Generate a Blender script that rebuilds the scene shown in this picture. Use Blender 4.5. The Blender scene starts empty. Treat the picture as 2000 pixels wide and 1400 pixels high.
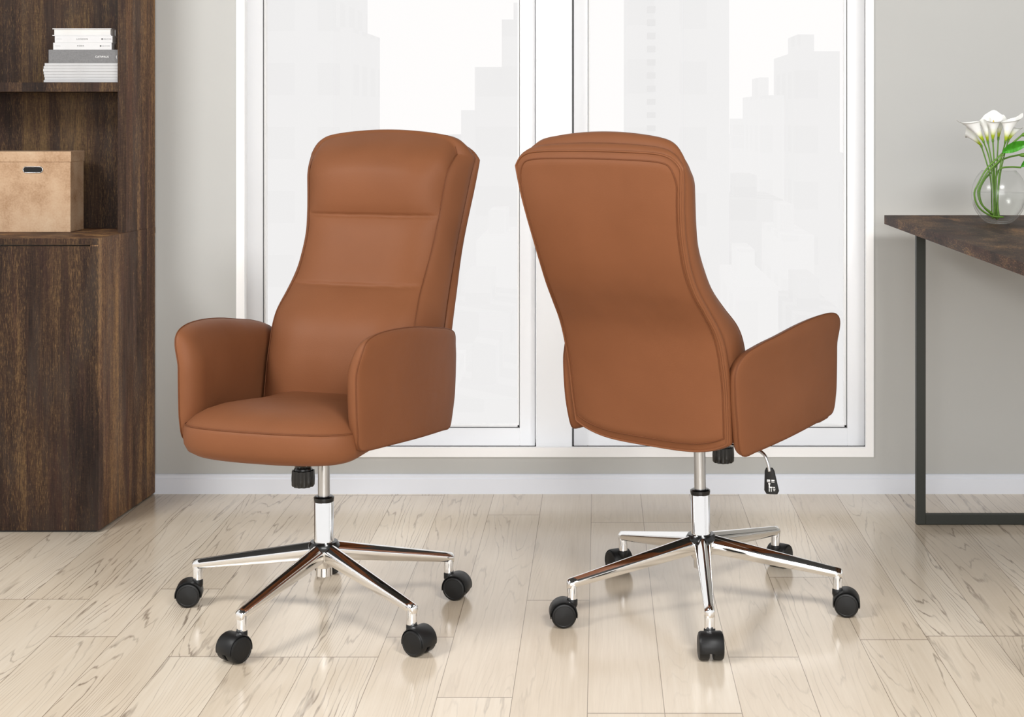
import bpy, bmesh, math, random
import numpy as np
from mathutils import Vector, Matrix
random.seed(7)
scene = bpy.context.scene
COL = scene.collection
PI = math.pi

# ------------------------------------------------------------------ camera
FPX, CAM_H, PU, PV = 3000.0, 1.15, 1170.0, 230.0      # focal length and principal point in pixels of 2000x1400
cd = bpy.data.cameras.new('camera')
cam = bpy.data.objects.new('camera', cd)
COL.objects.link(cam)
cam.location = (0, 0, CAM_H)
cam.rotation_euler = (PI / 2, 0, 0)
cd.sensor_width = 36.0
cd.lens = FPX / 2000 * 36
cd.shift_x = (1000 - PU) / 2000
cd.shift_y = (PV - 700) / 2000
cd.clip_end = 500
scene.camera = cam


def X(u, y):
    return (u - PU) * y / FPX


def Z(v, y):
    return CAM_H - (v - PV) * y / FPX


def srgb(r, g, b):
    def f(c):
        c /= 255.0
        return c / 12.92 if c <= 0.04045 else ((c + 0.055) / 1.055) ** 2.4
    return (f(r), f(g), f(b), 1.0)


# ------------------------------------------------------------------ materials
class NT:
    """small helper around a node tree"""
    def __init__(self, name):
        self.m = bpy.data.materials.new(name)
        self.m.use_nodes = True
        self.t = self.m.node_tree
        self.bsdf = self.t.nodes['Principled BSDF']
        self.out = self.t.nodes['Material Output']

    def n(self, kind, **kw):
        nd = self.t.nodes.new(kind)
        for k, v in kw.items():
            setattr(nd, k, v)
        return nd

    def l(self, a, b):
        self.t.links.new(a, b)

    def val(self, sock, v):
        if hasattr(v, 'is_output') or isinstance(v, bpy.types.NodeSocket):
            self.l(v, sock)
        else:
            sock.default_value = v

    def math(self, op, a, b=0.0, c=None, clamp=False):
        nd = self.n('ShaderNodeMath', operation=op, use_clamp=clamp)
        self.val(nd.inputs[0], a)
        self.val(nd.inputs[1], b)
        if c is not None:
            self.val(nd.inputs[2], c)
        return nd.outputs[0]

    def mapping(self, scale=(1, 1, 1), loc=(0, 0, 0), src='Object', rot=(0, 0, 0)):
        tc = self.n('ShaderNodeTexCoord')
        mp = self.n('ShaderNodeMapping')
        mp.inputs['Scale'].default_value = scale
        mp.inputs['Location'].default_value = loc
        mp.inputs['Rotation'].default_value = rot
        self.l(tc.outputs[src], mp.inputs['Vector'])
        return mp.outputs[0]

    def noise(self, vec, scale, detail=4.0, rough=0.55, dist=0.0):
        nd = self.n('ShaderNodeTexNoise')
        self.l(vec, nd.inputs['Vector'])
        nd.inputs['Scale'].default_value = scale
        nd.inputs['Detail'].default_value = detail
        nd.inputs['Roughness'].default_value = rough
        nd.inputs['Distortion'].default_value = dist
        return nd.outputs['Fac']

    def ramp(self, fac, stops, interp='LINEAR'):
        nd = self.n('ShaderNodeValToRGB')
        nd.color_ramp.interpolation = interp
        els = nd.color_ramp.elements
        while len(els) < len(stops):
            els.new(0.5)
        for e, (p, c) in zip(els, stops):
            e.position = p
            e.color = c if len(c) == 4 else (*c, 1)
        self.l(fac, nd.inputs[0])
        return nd.outputs[0]

    def mix(self, fac, a, b, blend='MIX'):
        nd = self.n('ShaderNodeMix', data_type='RGBA', blend_type=blend)
        self.val(nd.inputs[0], fac)
        self.val(nd.inputs[6], a)
        self.val(nd.inputs[7], b)
        return nd.outputs[2]

    def bump(self, h, strength=0.2, dist=0.002):
        nd = self.n('ShaderNodeBump')
        nd.inputs['Strength'].default_value = strength
        nd.inputs['Distance'].default_value = dist
        self.l(h, nd.inputs['Height'])
        self.l(nd.outputs[0], self.bsdf.inputs['Normal'])

    def set(self, color=None, rough=None, metal=None, spec=None):
        b = self.bsdf
        if color is not None:
            self.val(b.inputs['Base Color'], color)
        if rough is not None:
            self.val(b.inputs['Roughness'], rough)
        if metal is not None:
            b.inputs['Metallic'].default_value = metal
        if spec is not None:
            b.inputs['Specular IOR Level'].default_value = spec
        return self.m


def g(v):
    return (v, v, v, 1)


def plain(name, color, rough=0.5, metal=0.0, spec=0.5, vary=0.03, scale=30.0):
    k = NT(name)
    nz = k.noise(k.mapping(), scale)
    c2 = tuple(min(1, c * (1 + vary)) for c in color[:3]) + (1,)
    c1 = tuple(c * (1 - vary) for c in color[:3]) + (1,)
    return k.set(k.ramp(nz, [(0.3, c1), (0.7, c2)]), rough, metal, spec)


def leather():
    k = NT('tan_leather')
    vec = k.mapping()
    big = k.noise(vec, 5.0, 3)
    col = k.ramp(big, [(0.3, srgb(118, 74, 48)), (0.7, srgb(125, 79, 52))])
    fine = k.noise(vec, 420.0, 2)
    soft = k.noise(vec, 9.0, 2)
    h = k.math('ADD', k.math('MULTIPLY', fine, 0.12), k.math('MULTIPLY', soft, 1.6))
    k.bump(h, 0.35, 0.004)
    return k.set(col, 0.52, 0, 0.13)


def dark_wood(name, warm=1.0, horizontal=False, plank=0.118, tone=1.0):
    """rough sawn dark planks, grain along z (or along y for the desk)"""
    k = NT(name)
    tc = k.n('ShaderNodeTexCoord')
    sp = k.n('ShaderNodeSeparateXYZ')
    k.l(tc.outputs['Object'], sp.inputs[0])
    if horizontal:
        a, lng, o = sp.outputs[0], sp.outputs[1], sp.outputs[2]
    else:
        a, lng, o = k.math('ADD', sp.outputs[0], sp.outputs[1]), sp.outputs[2], k.math('SUBTRACT', sp.outputs[0], sp.outputs[1])
    pid = k.math('FLOOR', k.math('DIVIDE', a, plank))
    wn = k.n('ShaderNodeTexWhiteNoise', noise_dimensions='1D')
    k.l(pid, wn.inputs['W'])
    off = k.math('MULTIPLY', wn.outputs['Value'], 7.3)

    def cv(sa, sl):
        c = k.n('ShaderNodeCombineXYZ')
        k.l(k.math('MULTIPLY', a, sa), c.inputs[0])
        k.l(k.math('MULTIPLY', o, sa), c.inputs[1])
        k.l(k.math('ADD', k.math('MULTIPLY', lng, sl), off), c.inputs[2])
        return c.outputs[0]
    patch = k.noise(cv(10, 5) if horizontal else cv(9, 1.3), 1.0, 5, 0.6, 0.4)
    grain = k.noise(cv(90, 26) if horizontal else cv(190, 8), 1.0, 6, 0.7, 0.2)
    saw = k.noise(cv(60, 240), 1.0, 4, 0.7)
    f = k.math('ADD', k.math('MULTIPLY', patch, 0.55), k.math('MULTIPLY', grain, 0.45))
    f = k.math('ADD', f, k.math('MULTIPLY', k.math('SUBTRACT', saw, 0.5), 0.20))
    f = k.math('ADD', f, k.math('MULTIPLY', k.math('SUBTRACT', wn.outputs['Value'], 0.5), 0.10))

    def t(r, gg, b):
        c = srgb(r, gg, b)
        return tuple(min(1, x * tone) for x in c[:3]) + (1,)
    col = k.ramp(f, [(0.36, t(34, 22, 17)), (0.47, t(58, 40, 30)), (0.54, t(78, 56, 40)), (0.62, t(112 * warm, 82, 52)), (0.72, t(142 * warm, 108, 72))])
    ash = k.noise(cv(7, 2.2), 1.0, 5, 0.65)
    col = k.mix(k.ramp(ash, [(0.48, g(0)), (0.66, g(0.6))]), col, t(74, 62, 54))
    speck = k.noise(cv(420, 60), 1.0, 2, 0.7)
    col = k.mix(k.ramp(k.math('MULTIPLY', speck, k.math('ADD', patch, 0.45)), [(0.52, g(0)), (0.66, g(0.55))]), col, t(150, 116, 76))
    red = k.noise(cv(26, 3), 1.0, 4, 0.6)
    col = k.mix(k.ramp(red, [(0.52, g(0)), (0.7, g(0.45))]), col, t(66, 40, 36))
    k.bump(f, 0.25, 0.002)
    return k.set(col, 0.62, 0, 0.2)


def floor_wood():
    k = NT('oak_planks')
    tc = k.n('ShaderNodeTexCoord')
    sp = k.n('ShaderNodeSeparateXYZ')
    k.l(tc.outputs['Object'], sp.inputs[0])
    x, y = sp.outputs[0], sp.outputs[1]
    PW = 0.1495
    q = k.math('DIVIDE', k.math('ADD', x, 0.0226 + 20 * PW), PW)
    pid = k.math('FLOOR', q)
    fx = k.math('FRACT', q)
    # where each board ends
    joints = {-8: 1150, -7: 1282, -6: 1376, -5: 1283, -4: 1244, -3: 1362, -2: 1172, -1: 1283, 0: 1020, 1: 1283, 2: 1127, 3: 1249, 4: 1285, 5: 1242, 6: 1180}
    stops = []
    for i in range(-10, 12):
        v = joints.get(i, 1100 + (i * 73) % 160)
        yy = FPX * CAM_H / (v - PV)
        stops.append(((i + 20) / 40.0, g((yy % 1.4) / 1.4)))
    jr = k.ramp(k.math('DIVIDE', k.math('ADD', pid, 0.01), 40.0), stops, 'CONSTANT')
    qy = k.math('SUBTRACT', k.math('DIVIDE', k.math('ADD', y, 14.0), 1.4), jr)
    bid = k.math('FLOOR', qy)
    fy = k.math('FRACT', qy)
    wn = k.n('ShaderNodeTexWhiteNoise', noise_dimensions='2D')
    cmb = k.n('ShaderNodeCombineXYZ')
    k.l(pid, cmb.inputs[0])
    k.l(bid, cmb.inputs[1])
    k.l(cmb.outputs[0], wn.inputs['Vector'])
    rnd = wn.outputs['Value']
    off = k.math('MULTIPLY', rnd, 31.0)

    def cv(sx, sy, add=0.0):
        c = k.n('ShaderNodeCombineXYZ')
        k.l(k.math('MULTIPLY', x, sx), c.inputs[0])
        k.l(k.math('ADD', k.math('MULTIPLY', y, sy), off), c.inputs[1])
        k.l(k.math('ADD', off, add), c.inputs[2])
        return c.outputs[0]
    # cathedral grain: contour lines of a stretched noise
    nz = k.noise(cv(5.2, 0.30), 1.0, 2, 0.42, 0.2)
    wob = k.noise(cv(17, 1.6), 1.0, 4, 0.6)
    contour = k.math('ADD', k.math('MULTIPLY', x, 34.0), k.math('ADD', k.math('MULTIPLY', nz, 40.0), k.math('MULTIPLY', wob, 3.4)))
    saw = k.math('FRACT', contour)
    tri = k.math('ABSOLUTE', k.math('SUBTRACT', saw, 0.5))
    line = k.ramp(tri, [(0.0, g(1)), (0.045, g(0.65)), (0.12, g(0.0))])
    # more grain to the side by the cabinet, less by the desk, broken up everywhere
    brk = k.ramp(k.noise(cv(6, 2.2, 5.0), 1.0, 3), [(0.38, g(0)), (0.62, g(1))])
    side = k.n('ShaderNodeMapRange')
    k.l(k.math('ABSOLUTE', k.math('SUBTRACT', x, 0.12)), side.inputs[0])
    side.inputs[1].default_value = 0.15
    side.inputs[2].default_value = 0.75
    side.inputs[3].default_value = 0.12
    side.inputs[4].default_value = 0.95
    amt = k.math('MULTIPLY', k.math('MULTIPLY', line, side.outputs[0]), k.math('MULTIPLY_ADD', brk, 0.8, 0.2))
    amt = k.math('MULTIPLY', amt, k.ramp(k.noise(cv(48, 3.0, 2.0), 1.0, 2), [(0.36, g(0.25)), (0.6, g(1))]))
    fine = k.noise(cv(120, 4), 1.0, 5, 0.65)
    cloud = k.noise(cv(5, 1.5, 9.0), 1.0, 3)
    f = k.math('ADD', k.math('MULTIPLY', fine, 0.35), k.math('MULTIPLY', cloud, 0.45))
    f = k.math('ADD', f, k.math('MULTIPLY', rnd, 0.2))
    base = k.ramp(f, [(0.3, srgb(*FLOOR_A)), (0.52, srgb(*FLOOR_B)), (0.72, srgb(*FLOOR_C))])
    col = k.mix(k.math('MULTIPLY', amt, 0.95), base, srgb(88, 64, 44))
    # gaps between boards
    gx = k.math('MINIMUM', fx, k.math('SUBTRACT', 1.0, fx))
    gy = k.math('MINIMUM', fy, k.math('SUBTRACT', 1.0, fy))
    gapx = k.math('LESS_THAN', gx, 0.0048)
    gapy = k.math('LESS_THAN', gy, 0.0012)
    gap = k.math('MAXIMUM', gapx, gapy)
    col = k.mix(k.math('MULTIPLY', gap, 0.72), col, srgb(96, 76, 56))
    hgt = k.math('SUBTRACT', k.math('MULTIPLY', fine, 0.08), k.math('ADD', k.math('MULTIPLY', amt, 0.12), gap))
    k.bump(hgt, 0.12, 0.002)
    rr = k.math('MULTIPLY_ADD', fine, 0.12, 0.12)
    return k.set(col, rr, 0, 0.7)


FLOOR_A, FLOOR_B, FLOOR_C = (208, 191, 168), (222, 207, 186), (232, 220, 202)

M = {}
M['leather'] = leather()
M['seam'] = plain('leather_seam', srgb(104, 62, 38), 0.55, 0, 0.15)
M['chrome'] = plain('polished_chrome', g(0.9), 0.06, 1.0, 0.5, 0.01)
M['steel'] = plain('brushed_steel', g(0.55), 0.28, 1.0)
M['black'] = plain('black_plastic', g(0.007), 0.45, 0, 0.35)
M['black_gloss'] = plain('black_gloss', g(0.006), 0.2)
M['print'] = plain('white_print', g(0.85), 0.6)
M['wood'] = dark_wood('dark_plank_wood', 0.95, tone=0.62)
M['wood_lit_side'] = dark_wood('dark_plank_wood_lit_side', 0.98, tone=1.75)  # brighter copy of the same planks, light on the side put into the tone
M['wood_dim'] = dark_wood('dark_plank_wood_shaded', 0.95, tone=0.62)  # darker copy for the inside and panel edge, shade put into the tone
M['desk'] = dark_wood('desk_wood', 1.02, True, 0.2, 1.2)
M['desk_metal'] = plain('dark_green_black_metal', srgb(33, 36, 29), 0.45)
M['floor'] = floor_wood()
M['wall'] = plain('warm_grey_paint', srgb(187, 187, 184), 0.85, 0, 0.2, 0.012, 3.0)
M['white'] = plain('white_satin_paint', srgb(228, 232, 240), 0.4, 0, 0.4, 0.006, 3)
M['bright'] = plain('bright_white_paint', srgb(253, 253, 253), 0.5, 0, 0.3, 0.004, 3)
M['frame'] = plain('window_frame_paint', srgb(236, 237, 239), 0.45, 0, 0.3, 0.006, 3)
M['gasket'] = plain('dark_window_gasket', g(0.02), 0.6)
M['gasket_grey'] = plain('grey_window_gasket', g(0.12), 0.6)
M['ceiling'] = plain('dark_ceiling', g(0.03), 0.9)
M['page'] = plain('book_pages', srgb(204, 203, 201), 0.8)
M['cover'] = plain('white_cover', srgb(200, 200, 201), 0.6)
M['mag'] = plain('magazine_cover', srgb(182, 182, 183), 0.6)
M['grey_cloth'] = plain('grey_book_cloth', srgb(118, 118, 119), 0.85, 0, 0.2, 0.12, 300)
M['ink'] = plain('dark_ink', g(0.06), 0.7)
M['ink_pale'] = plain('pale_ink', g(0.45), 0.7)
M['rim'] = plain('metal_rim', g(0.6), 0.25, 1.0)
M['hole'] = plain('box_inside_shade', g(0.01), 0.9)
M['stem'] = plain('flower_stem', srgb(92, 132, 42), 0.45, 0, 0.4, 0.15)
M['leaf'] = plain('flower_leaf', srgb(74, 158, 42), 0.4, 0, 0.4, 0.25, 60)
M['spadix'] = plain('yellow_spadix', srgb(222, 190, 50), 0.6)


def cardboard():
    k = NT('mottled_cardboard')
    v = k.mapping()
    a = k.noise(v, 14, 5)
    b = k.noise(v, 190, 3)
    f = k.math('ADD', k.math('MULTIPLY', a, 0.7), k.math('MULTIPLY', b, 0.3))
    return k.set(k.ramp(f, [(0.3, srgb(146, 112, 82)), (0.5, srgb(182, 152, 123)), (0.7, srgb(194, 168, 140))]), 0.8, 0, 0.2)


M['card'] = cardboard()


def spathe_mat():
    k = NT('calla_spathe')
    tc = k.n('ShaderNodeTexCoord')
    sp = k.n('ShaderNodeSeparateXYZ')
    k.l(tc.outputs['Object'], sp.inputs[0])
    f = k.math('MULTIPLY', sp.outputs[2], 20.0)
    c = k.ramp(f, [(0.0, srgb(120, 150, 20)), (0.2, srgb(172, 186, 40)), (0.42, srgb(240, 240, 214)), (0.6, srgb(250, 250, 246))])
    return k.set(c, 0.5, 0, 0.3)


M['spathe'] = spathe_mat()


def clear(name, tint, refl=0.05, edge=0.55, graze=0.6, rough=0.2):
    """clear glass seen as a thin pane: passes light, reflects more at glancing angles"""
    k = NT(name)
    lw = k.n('ShaderNodeLayerWeight')
    lw.inputs['Blend'].default_value = 0.35
    tr = k.n('ShaderNodeBsdfTransparent')
    k.l(k.ramp(lw.outputs['Facing'], [(0.0, tint), (0.75, tint), (1.0, tuple(c * edge for c in tint[:3]) + (1,))]), tr.inputs[0])
    gl = k.n('ShaderNodeBsdfGlossy')
    gl.inputs['Roughness'].default_value = rough
    fa = k.n('ShaderNodeLayerWeight')
    fa.inputs['Blend'].default_value = 0.5
    refl_f = k.math('MULTIPLY_ADD', k.math('POWER', fa.outputs['Facing'], 4.0), graze, refl)
    mx = k.n('ShaderNodeMixShader')
    k.l(refl_f, mx.inputs[0])
    k.l(tr.outputs[0], mx.inputs[1])
    k.l(gl.outputs[0], mx.inputs[2])
    k.l(mx.outputs[0], k.out.inputs['Surface'])
    return k.m


M['pane'] = clear('window_glass', (0.995, 0.995, 0.995, 1), 0.004, 0.99, 0.15, 0.4)
M['vase'] = clear('vase_glass', (0.97, 0.975, 0.97, 1), 0.04, 0.62)
M['water'] = clear('water', (0.97, 0.975, 0.97, 1), 0.03, 0.85)


# ------------------------------------------------------------------ object helpers
def link(name, me, mat, parent=None, smooth=False, loc=None, rot=None):
    o = bpy.data.objects.new(name, me)
    if mat is not None and not me.materials:
        me.materials.append(mat)
    if smooth:
        me.polygons.foreach_set('use_smooth', [True] * len(me.polygons))
        if smooth != True:
            me.set_sharp_from_angle(angle=math.radians(smooth))
    COL.objects.link(o)
    if parent is not None:
        o.parent = parent
    if loc is not None:
        o.location = loc
    if rot is not None:
        o.rotation_euler = rot
    return o


def obj(name, bm, mat, parent=None, smooth=False, loc=None, rot=None):
    bmesh.ops.recalc_face_normals(bm, faces=bm.faces[:])
    me = bpy.data.meshes.new(name)
    bm.to_mesh(me)
    bm.free()
    return link(name, me, mat, parent, smooth, loc, rot)


def thing(name, label, cat, loc=(0, 0, 0), rotz=0, group=None):
    o = bpy.data.objects.new(name, None)
    o.empty_display_size = 0.05
    COL.objects.link(o)
    o.location = loc
    o.rotation_euler = (0, 0, rotz)
    return tag(o, label, cat, group)


def tag(o, label, cat, group=None, kind=None):
    o['label'] = label
    o['category'] = cat
    if group:
        o['group'] = group
    if kind:
        o['kind'] = kind
    return o


def struct(o, label=None):
    o['kind'] = 'structure'
    if label:
        o['label'] = label
    return o


def add_box(bm, x0, x1, y0, y1, z0, z1, bevel=0.0, seg=2):
    vs = [bm.verts.new(p) for p in ((x0, y0, z0), (x1, y0, z0), (x1, y1, z0), (x0, y1, z0), (x0, y0, z1), (x1, y0, z1), (x1, y1, z1), (x0, y1, z1))]
    fs = [bm.faces.new([vs[i] for i in f]) for f in ((3, 2, 1, 0), (4, 5, 6, 7), (0, 1, 5, 4), (1, 2, 6, 5), (2, 3, 7, 6), (3, 0, 4, 7))]
    if bevel:
        es = list({e for f in fs for e in f.edges})
        bmesh.ops.bevel(bm, geom=es, offset=bevel, segments=seg, affect='EDGES', profile=0.5)
    return bm


def box(name, dims, mat, parent=None, bevel=0.0, seg=2):
    return obj(name, add_box(bmesh.new(), *dims, bevel=bevel, seg=seg), mat, parent)


def add_grid(bm, rows, close_u=False, close_v=False):
    """rows: list of lists of points"""
    vv = [[bm.verts.new(p) for p in r] for r in rows]
    nr, nc = len(vv), len(vv[0])
    for i in range(nr if close_v else nr - 1):
        for j in range(nc if close_u else nc - 1):
            a, b = vv[i], vv[(i + 1) % nr]
            try:
                bm.faces.new((a[j], a[(j + 1) % nc], b[(j + 1) % nc], b[j]))
            except ValueError:
                pass
    return vv


def add_lathe(bm, prof, seg=40, origin=(0, 0, 0), axis=None, cap=True):
    """prof: (radius, height) pairs turned about z (or about axis)"""
    q = Vector((0, 0, 1)).rotation_difference(Vector(axis)) if axis is not None else None
    rows = []
    for r, h in prof:
        row = []
        for k in range(seg):
            t = 2 * PI * k / seg
            p = Vector((r * math.cos(t), r * math.sin(t), h))
            if q is not None:
                p = q @ p
            row.append(p + Vector(origin))
        rows.append(row)
    vv = add_grid(bm, rows, close_u=True)
    if cap:
        bm.faces.new(vv[0][::-1])
        bm.faces.new(vv[-1])
    return bm


def add_tube(bm, pts, rad, seg=10, closed=False, flat=1.0):
    pts = [Vector(p) for p in pts]
    n = len(pts)
    rows = []
    prev = None
    for i, p in enumerate(pts):
        if closed:
            t = pts[(i + 1) % n] - pts[i - 1]
        else:
            t = pts[min(i + 1, n - 1)] - pts[max(i - 1, 0)]
        t = t.normalized() if t.length > 1e-9 else Vector((0, 0, 1))
        if prev is None:
            up = Vector((0, 0, 1)) if abs(t.z) < 0.9 else Vector((1, 0, 0))
            a = t.cross(up).normalized()
        else:
            a = (prev - t * prev.dot(t))
            a = a.normalized() if a.length > 1e-9 else t.orthogonal().normalized()
        prev = a
        b = t.cross(a)
        r = rad[i] if isinstance(rad, (list, tuple)) else rad
        rows.append([p + a * (r * math.cos(2 * PI * k / seg)) + b * (r * flat * math.sin(2 * PI * k / seg)) for k in range(seg)])
    vv = add_grid(bm, rows, close_u=True, close_v=closed)
    if not closed:
        bm.faces.new(vv[0][::-1])
        bm.faces.new(vv[-1])
    return bm


def spline(pts, n, closed=False):
    """Catmull-Rom through the points"""
    P = [Vector(p) for p in pts]
    m = len(P)
    segs = m if closed else m - 1
    out = []
    for i in range(segs):
        p1, p2 = P[i], P[(i + 1) % m]
        p0 = P[i - 1] if (closed or i > 0) else p1 * 2 - p2
        p3 = P[(i + 2) % m] if (closed or i + 2 < m) else p2 * 2 - p1
        for k in range(n):
            t = k / n
            out.append(0.5 * ((2 * p1) + (p2 - p0) * t + (2 * p0 - 5 * p1 + 4 * p2 - p3) * t * t + (3 * p1 - p0 - 3 * p2 + p3) * t ** 3))
    if not closed:
        out.append(P[-1].copy())
    return out


def smooth_fn(xs, ys):
    xs, ys = np.array(xs, float), np.array(ys, float)
    m = np.gradient(ys, xs)

    def f(x):
        x = min(max(x, xs[0]), xs[-1])
        i = min(max(int(np.searchsorted(xs, x) - 1), 0), len(xs) - 2)
        h = xs[i + 1] - xs[i]
        t = (x - xs[i]) / h
        return float((2 * t ** 3 - 3 * t * t + 1) * ys[i] + (t ** 3 - 2 * t * t + t) * h * m[i] + (-2 * t ** 3 + 3 * t * t) * ys[i + 1] + (t ** 3 - t * t) * h * m[i + 1])
    return f


def text_mesh(body, size, spacing=1.0):
    cu = bpy.data.curves.new('lettering', 'FONT')
    cu.body = body
    cu.size = size
    cu.space_character = spacing
    cu.align_x = 'CENTER'
    cu.align_y = 'CENTER'
    cu.extrude = 0.0002
    cu.resolution_u = 3
    o = bpy.data.objects.new('lettering', cu)
    COL.objects.link(o)
    me = bpy.data.meshes.new_from_object(o.evaluated_get(bpy.context.evaluated_depsgraph_get()))
    bpy.data.objects.remove(o)
    bpy.data.curves.remove(cu)
    return me


# ------------------------------------------------------------------ room shell
YW = FPX * CAM_H / (963 - PV)            # face of the window wall
XL, XR, ZB, ZT = X(462, YW), X(1706, YW), Z(892, YW), 2.42
WX0, WX1, WTOP = -4.2, 4.4, 2.75
YS = 4.842                               # face of the sashes
WALL_T = 0.26
bm = bmesh.new()
add_box(bm, WX0, XL, YW, YW + WALL_T, 0, WTOP)
add_box(bm, XR, WX1, YW, YW + WALL_T, 0, WTOP)
add_box(bm, XL, XR, YW, YW + WALL_T, 0, ZB)
add_box(bm, XL, XR, YW, YW + WALL_T, ZT, WTOP)
struct(obj('wall_back', bm, M['wall']), 'warm grey wall around the tall window')
struct(box('floor', (WX0, WX1, -1.6, YW + WALL_T, -0.05, 0.0), M['floor']), 'pale oak plank floor')
struct(box('ceiling', (WX0, WX1, -1.6, YW + WALL_T, WTOP, WTOP + 0.1), M['ceiling']), 'dark ceiling')
# white lining of the window opening
bm = bmesh.new()
e = 0.0015
add_box(bm, XL, XL + e, YW - 0.0015, YS + 0.06, ZB, ZT)
add_box(bm, XR - e, XR, YW - 0.0015, YS + 0.06, ZB, ZT)
add_box(bm, XL, XR, YW - 0.0015, YS + 0.06, ZB, ZB + e)
add_box(bm, XL, XR, YW - 0.0015, YS + 0.06, ZT - e, ZT)
add_box(bm, XL, X(478, YW), YW - 0.005, YW + 0.012, ZB, ZT)
add_box(bm, X(1691, YW), XR, YW - 0.005, YW + 0.012, ZB, ZT)
add_box(bm, X(478, YW), X(1691, YW), YW - 0.005, YW + 0.012, ZB, Z(873.5, YW))
struct(obj('trim_1', bm, M['bright']), 'bright white lining of the window opening')
# baseboard
bm = bmesh.new()
zb = Z(927, YW - 0.012)
prof = [(0.0, 0.0), (0.012, 0.0), (0.012, zb - 0.014), (0.009, zb - 0.010), (0.0095, zb - 0.004), (0.006, zb), (0.0, zb)]
for i in range(len(prof)):
    a, b = prof[i], prof[(i + 1) % len(prof)]
    bm.faces.new([bm.verts.new(p) for p in ((WX0, YW - a[0], a[1]), (WX1, YW - a[0], a[1]), (WX1, YW - b[0], b[1]), (WX0, YW - b[0], b[1]))])
bmesh.ops.remove_doubles(bm, verts=bm.verts[:], dist=1e-5)
struct(obj('baseboard_back', bm, M['white']), 'white baseboard under the window')


def sx(u):
    return X(u, YS)


def window(name, u0, u1, gu0, gu1, label):
    w = bpy.data.objects.new(name, None)
    COL.objects.link(w)
    w.location = ((sx(u0) + sx(u1)) / 2, YS, ZB)
    struct(w, label)
    L = Matrix.Translation(-w.location)
    x0, x1, a0, a1 = sx(u0), sx(u1), sx(gu0), sx(gu1)
    zr = Z(836, YS)
    fb = bmesh.new()
    z0 = ZB + 0.0045
    add_box(fb, x0, a0, YS, YS + 0.055, z0, ZT, 0.002)
    add_box(fb, a1, x1, YS, YS + 0.055, z0, ZT, 0.002)
    add_box(fb, a0 - 0.001, a1 + 0.001, YS + 0.0005, YS + 0.055, z0, zr, 0.002)
    add_box(fb, a0 - 0.001, a1 + 0.001, YS + 0.0005, YS + 0.055, ZT - 0.06, ZT, 0.002)
    fb.transform(L)
    obj('sash_frame', fb, M['frame'], w)
    bd = bmesh.new()                       # pale glazing bead inside the frame
    t = 0.007
    for bx in ((a0, a0 + t, zr, ZT - 0.06), (a1 - t, a1, zr, ZT - 0.06), (a0, a1, zr, zr + t), (a0, a1, ZT - 0.06 - t, ZT - 0.06)):
        add_box(bd, bx[0], bx[1], YS + 0.012, YS + 0.04, bx[2], bx[3])
    bd.transform(L)
    obj('glazing_bead', bd, M['bright'], w)
    gk = bmesh.new()
    t = 0.0016
    for bx in ((a0, a0 + t, zr, ZT - 0.06), (a1 - t, a1, zr, ZT - 0.06), (a0, a1, zr, zr + t)):
        add_box(gk, bx[0], bx[1], YS + 0.006, YS + 0.0125, bx[2], bx[3])
    gk.transform(L)
    obj('glazing_gasket', gk, M['gasket_grey'], w)
    gp = bmesh.new()
    gp.faces.new([gp.verts.new(p) for p in ((a0, YS + 0.03, zr), (a1, YS + 0.03, zr), (a1, YS + 0.03, ZT - 0.06), (a0, YS + 0.03, ZT - 0.06))])
    gp.transform(L)
    obj('glass_pane', gp, M['pane'], w)
    return w, L


w1, L1 = window('window_1', 480.5, 1045, 513, 1015, 'tall window sash with clear glass, behind the chair that faces the room')
w2, L2 = window('window_2', 1120.5, 1689, 1148, 1655, 'tall window sash with clear glass, behind the chair seen from the back')
gk = bmesh.new()
add_box(gk, XL + e, XL + e + 0.0035, YS + 0.004, YS + 0.05, ZB, ZT)
add_box(gk, XL + e, sx(1047), YS + 0.004, YS + 0.05, ZB + e, ZB + 0.0045)
gk.transform(L1)
obj('seal', gk, M['gasket'], w1)
gk = bmesh.new()
add_box(gk, sx(1117), sx(1121), YS + 0.004, YS + 0.05, ZB, ZT)
add_box(gk, sx(1117), XR - e, YS + 0.004, YS + 0.05, ZB + e, ZB + 0.0045)
add_box(gk, sx(1688), XR - e, YS + 0.004, YS + 0.05, ZB, ZT)
gk.transform(L2)
obj('seal', gk, M['gasket'], w2)
YM = 4.787
struct(box('trim_2', (X(1047, YM), X(1117, YM), YM, YS + 0.06, ZB + 0.002, ZT), M['frame'], bevel=0.002), 'white window post standing between the two sashes')

# ------------------------------------------------------------------ city outside
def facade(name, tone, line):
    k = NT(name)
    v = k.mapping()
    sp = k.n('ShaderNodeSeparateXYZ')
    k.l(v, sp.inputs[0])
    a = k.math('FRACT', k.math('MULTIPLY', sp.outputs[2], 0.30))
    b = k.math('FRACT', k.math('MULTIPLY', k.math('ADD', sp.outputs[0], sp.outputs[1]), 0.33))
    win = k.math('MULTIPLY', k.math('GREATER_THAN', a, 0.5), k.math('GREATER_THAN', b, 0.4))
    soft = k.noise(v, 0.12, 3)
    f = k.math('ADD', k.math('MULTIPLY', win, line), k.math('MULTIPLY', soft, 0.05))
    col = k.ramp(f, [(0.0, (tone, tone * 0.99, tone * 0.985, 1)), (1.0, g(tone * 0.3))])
    # facades glow: light scattered by the haze is put in as emission
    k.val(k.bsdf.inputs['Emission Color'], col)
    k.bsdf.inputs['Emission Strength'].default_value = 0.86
    return k.set(k.mix(1.0, col, g(0.12), 'MULTIPLY'), 1.0, 0, 0.0)


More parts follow.
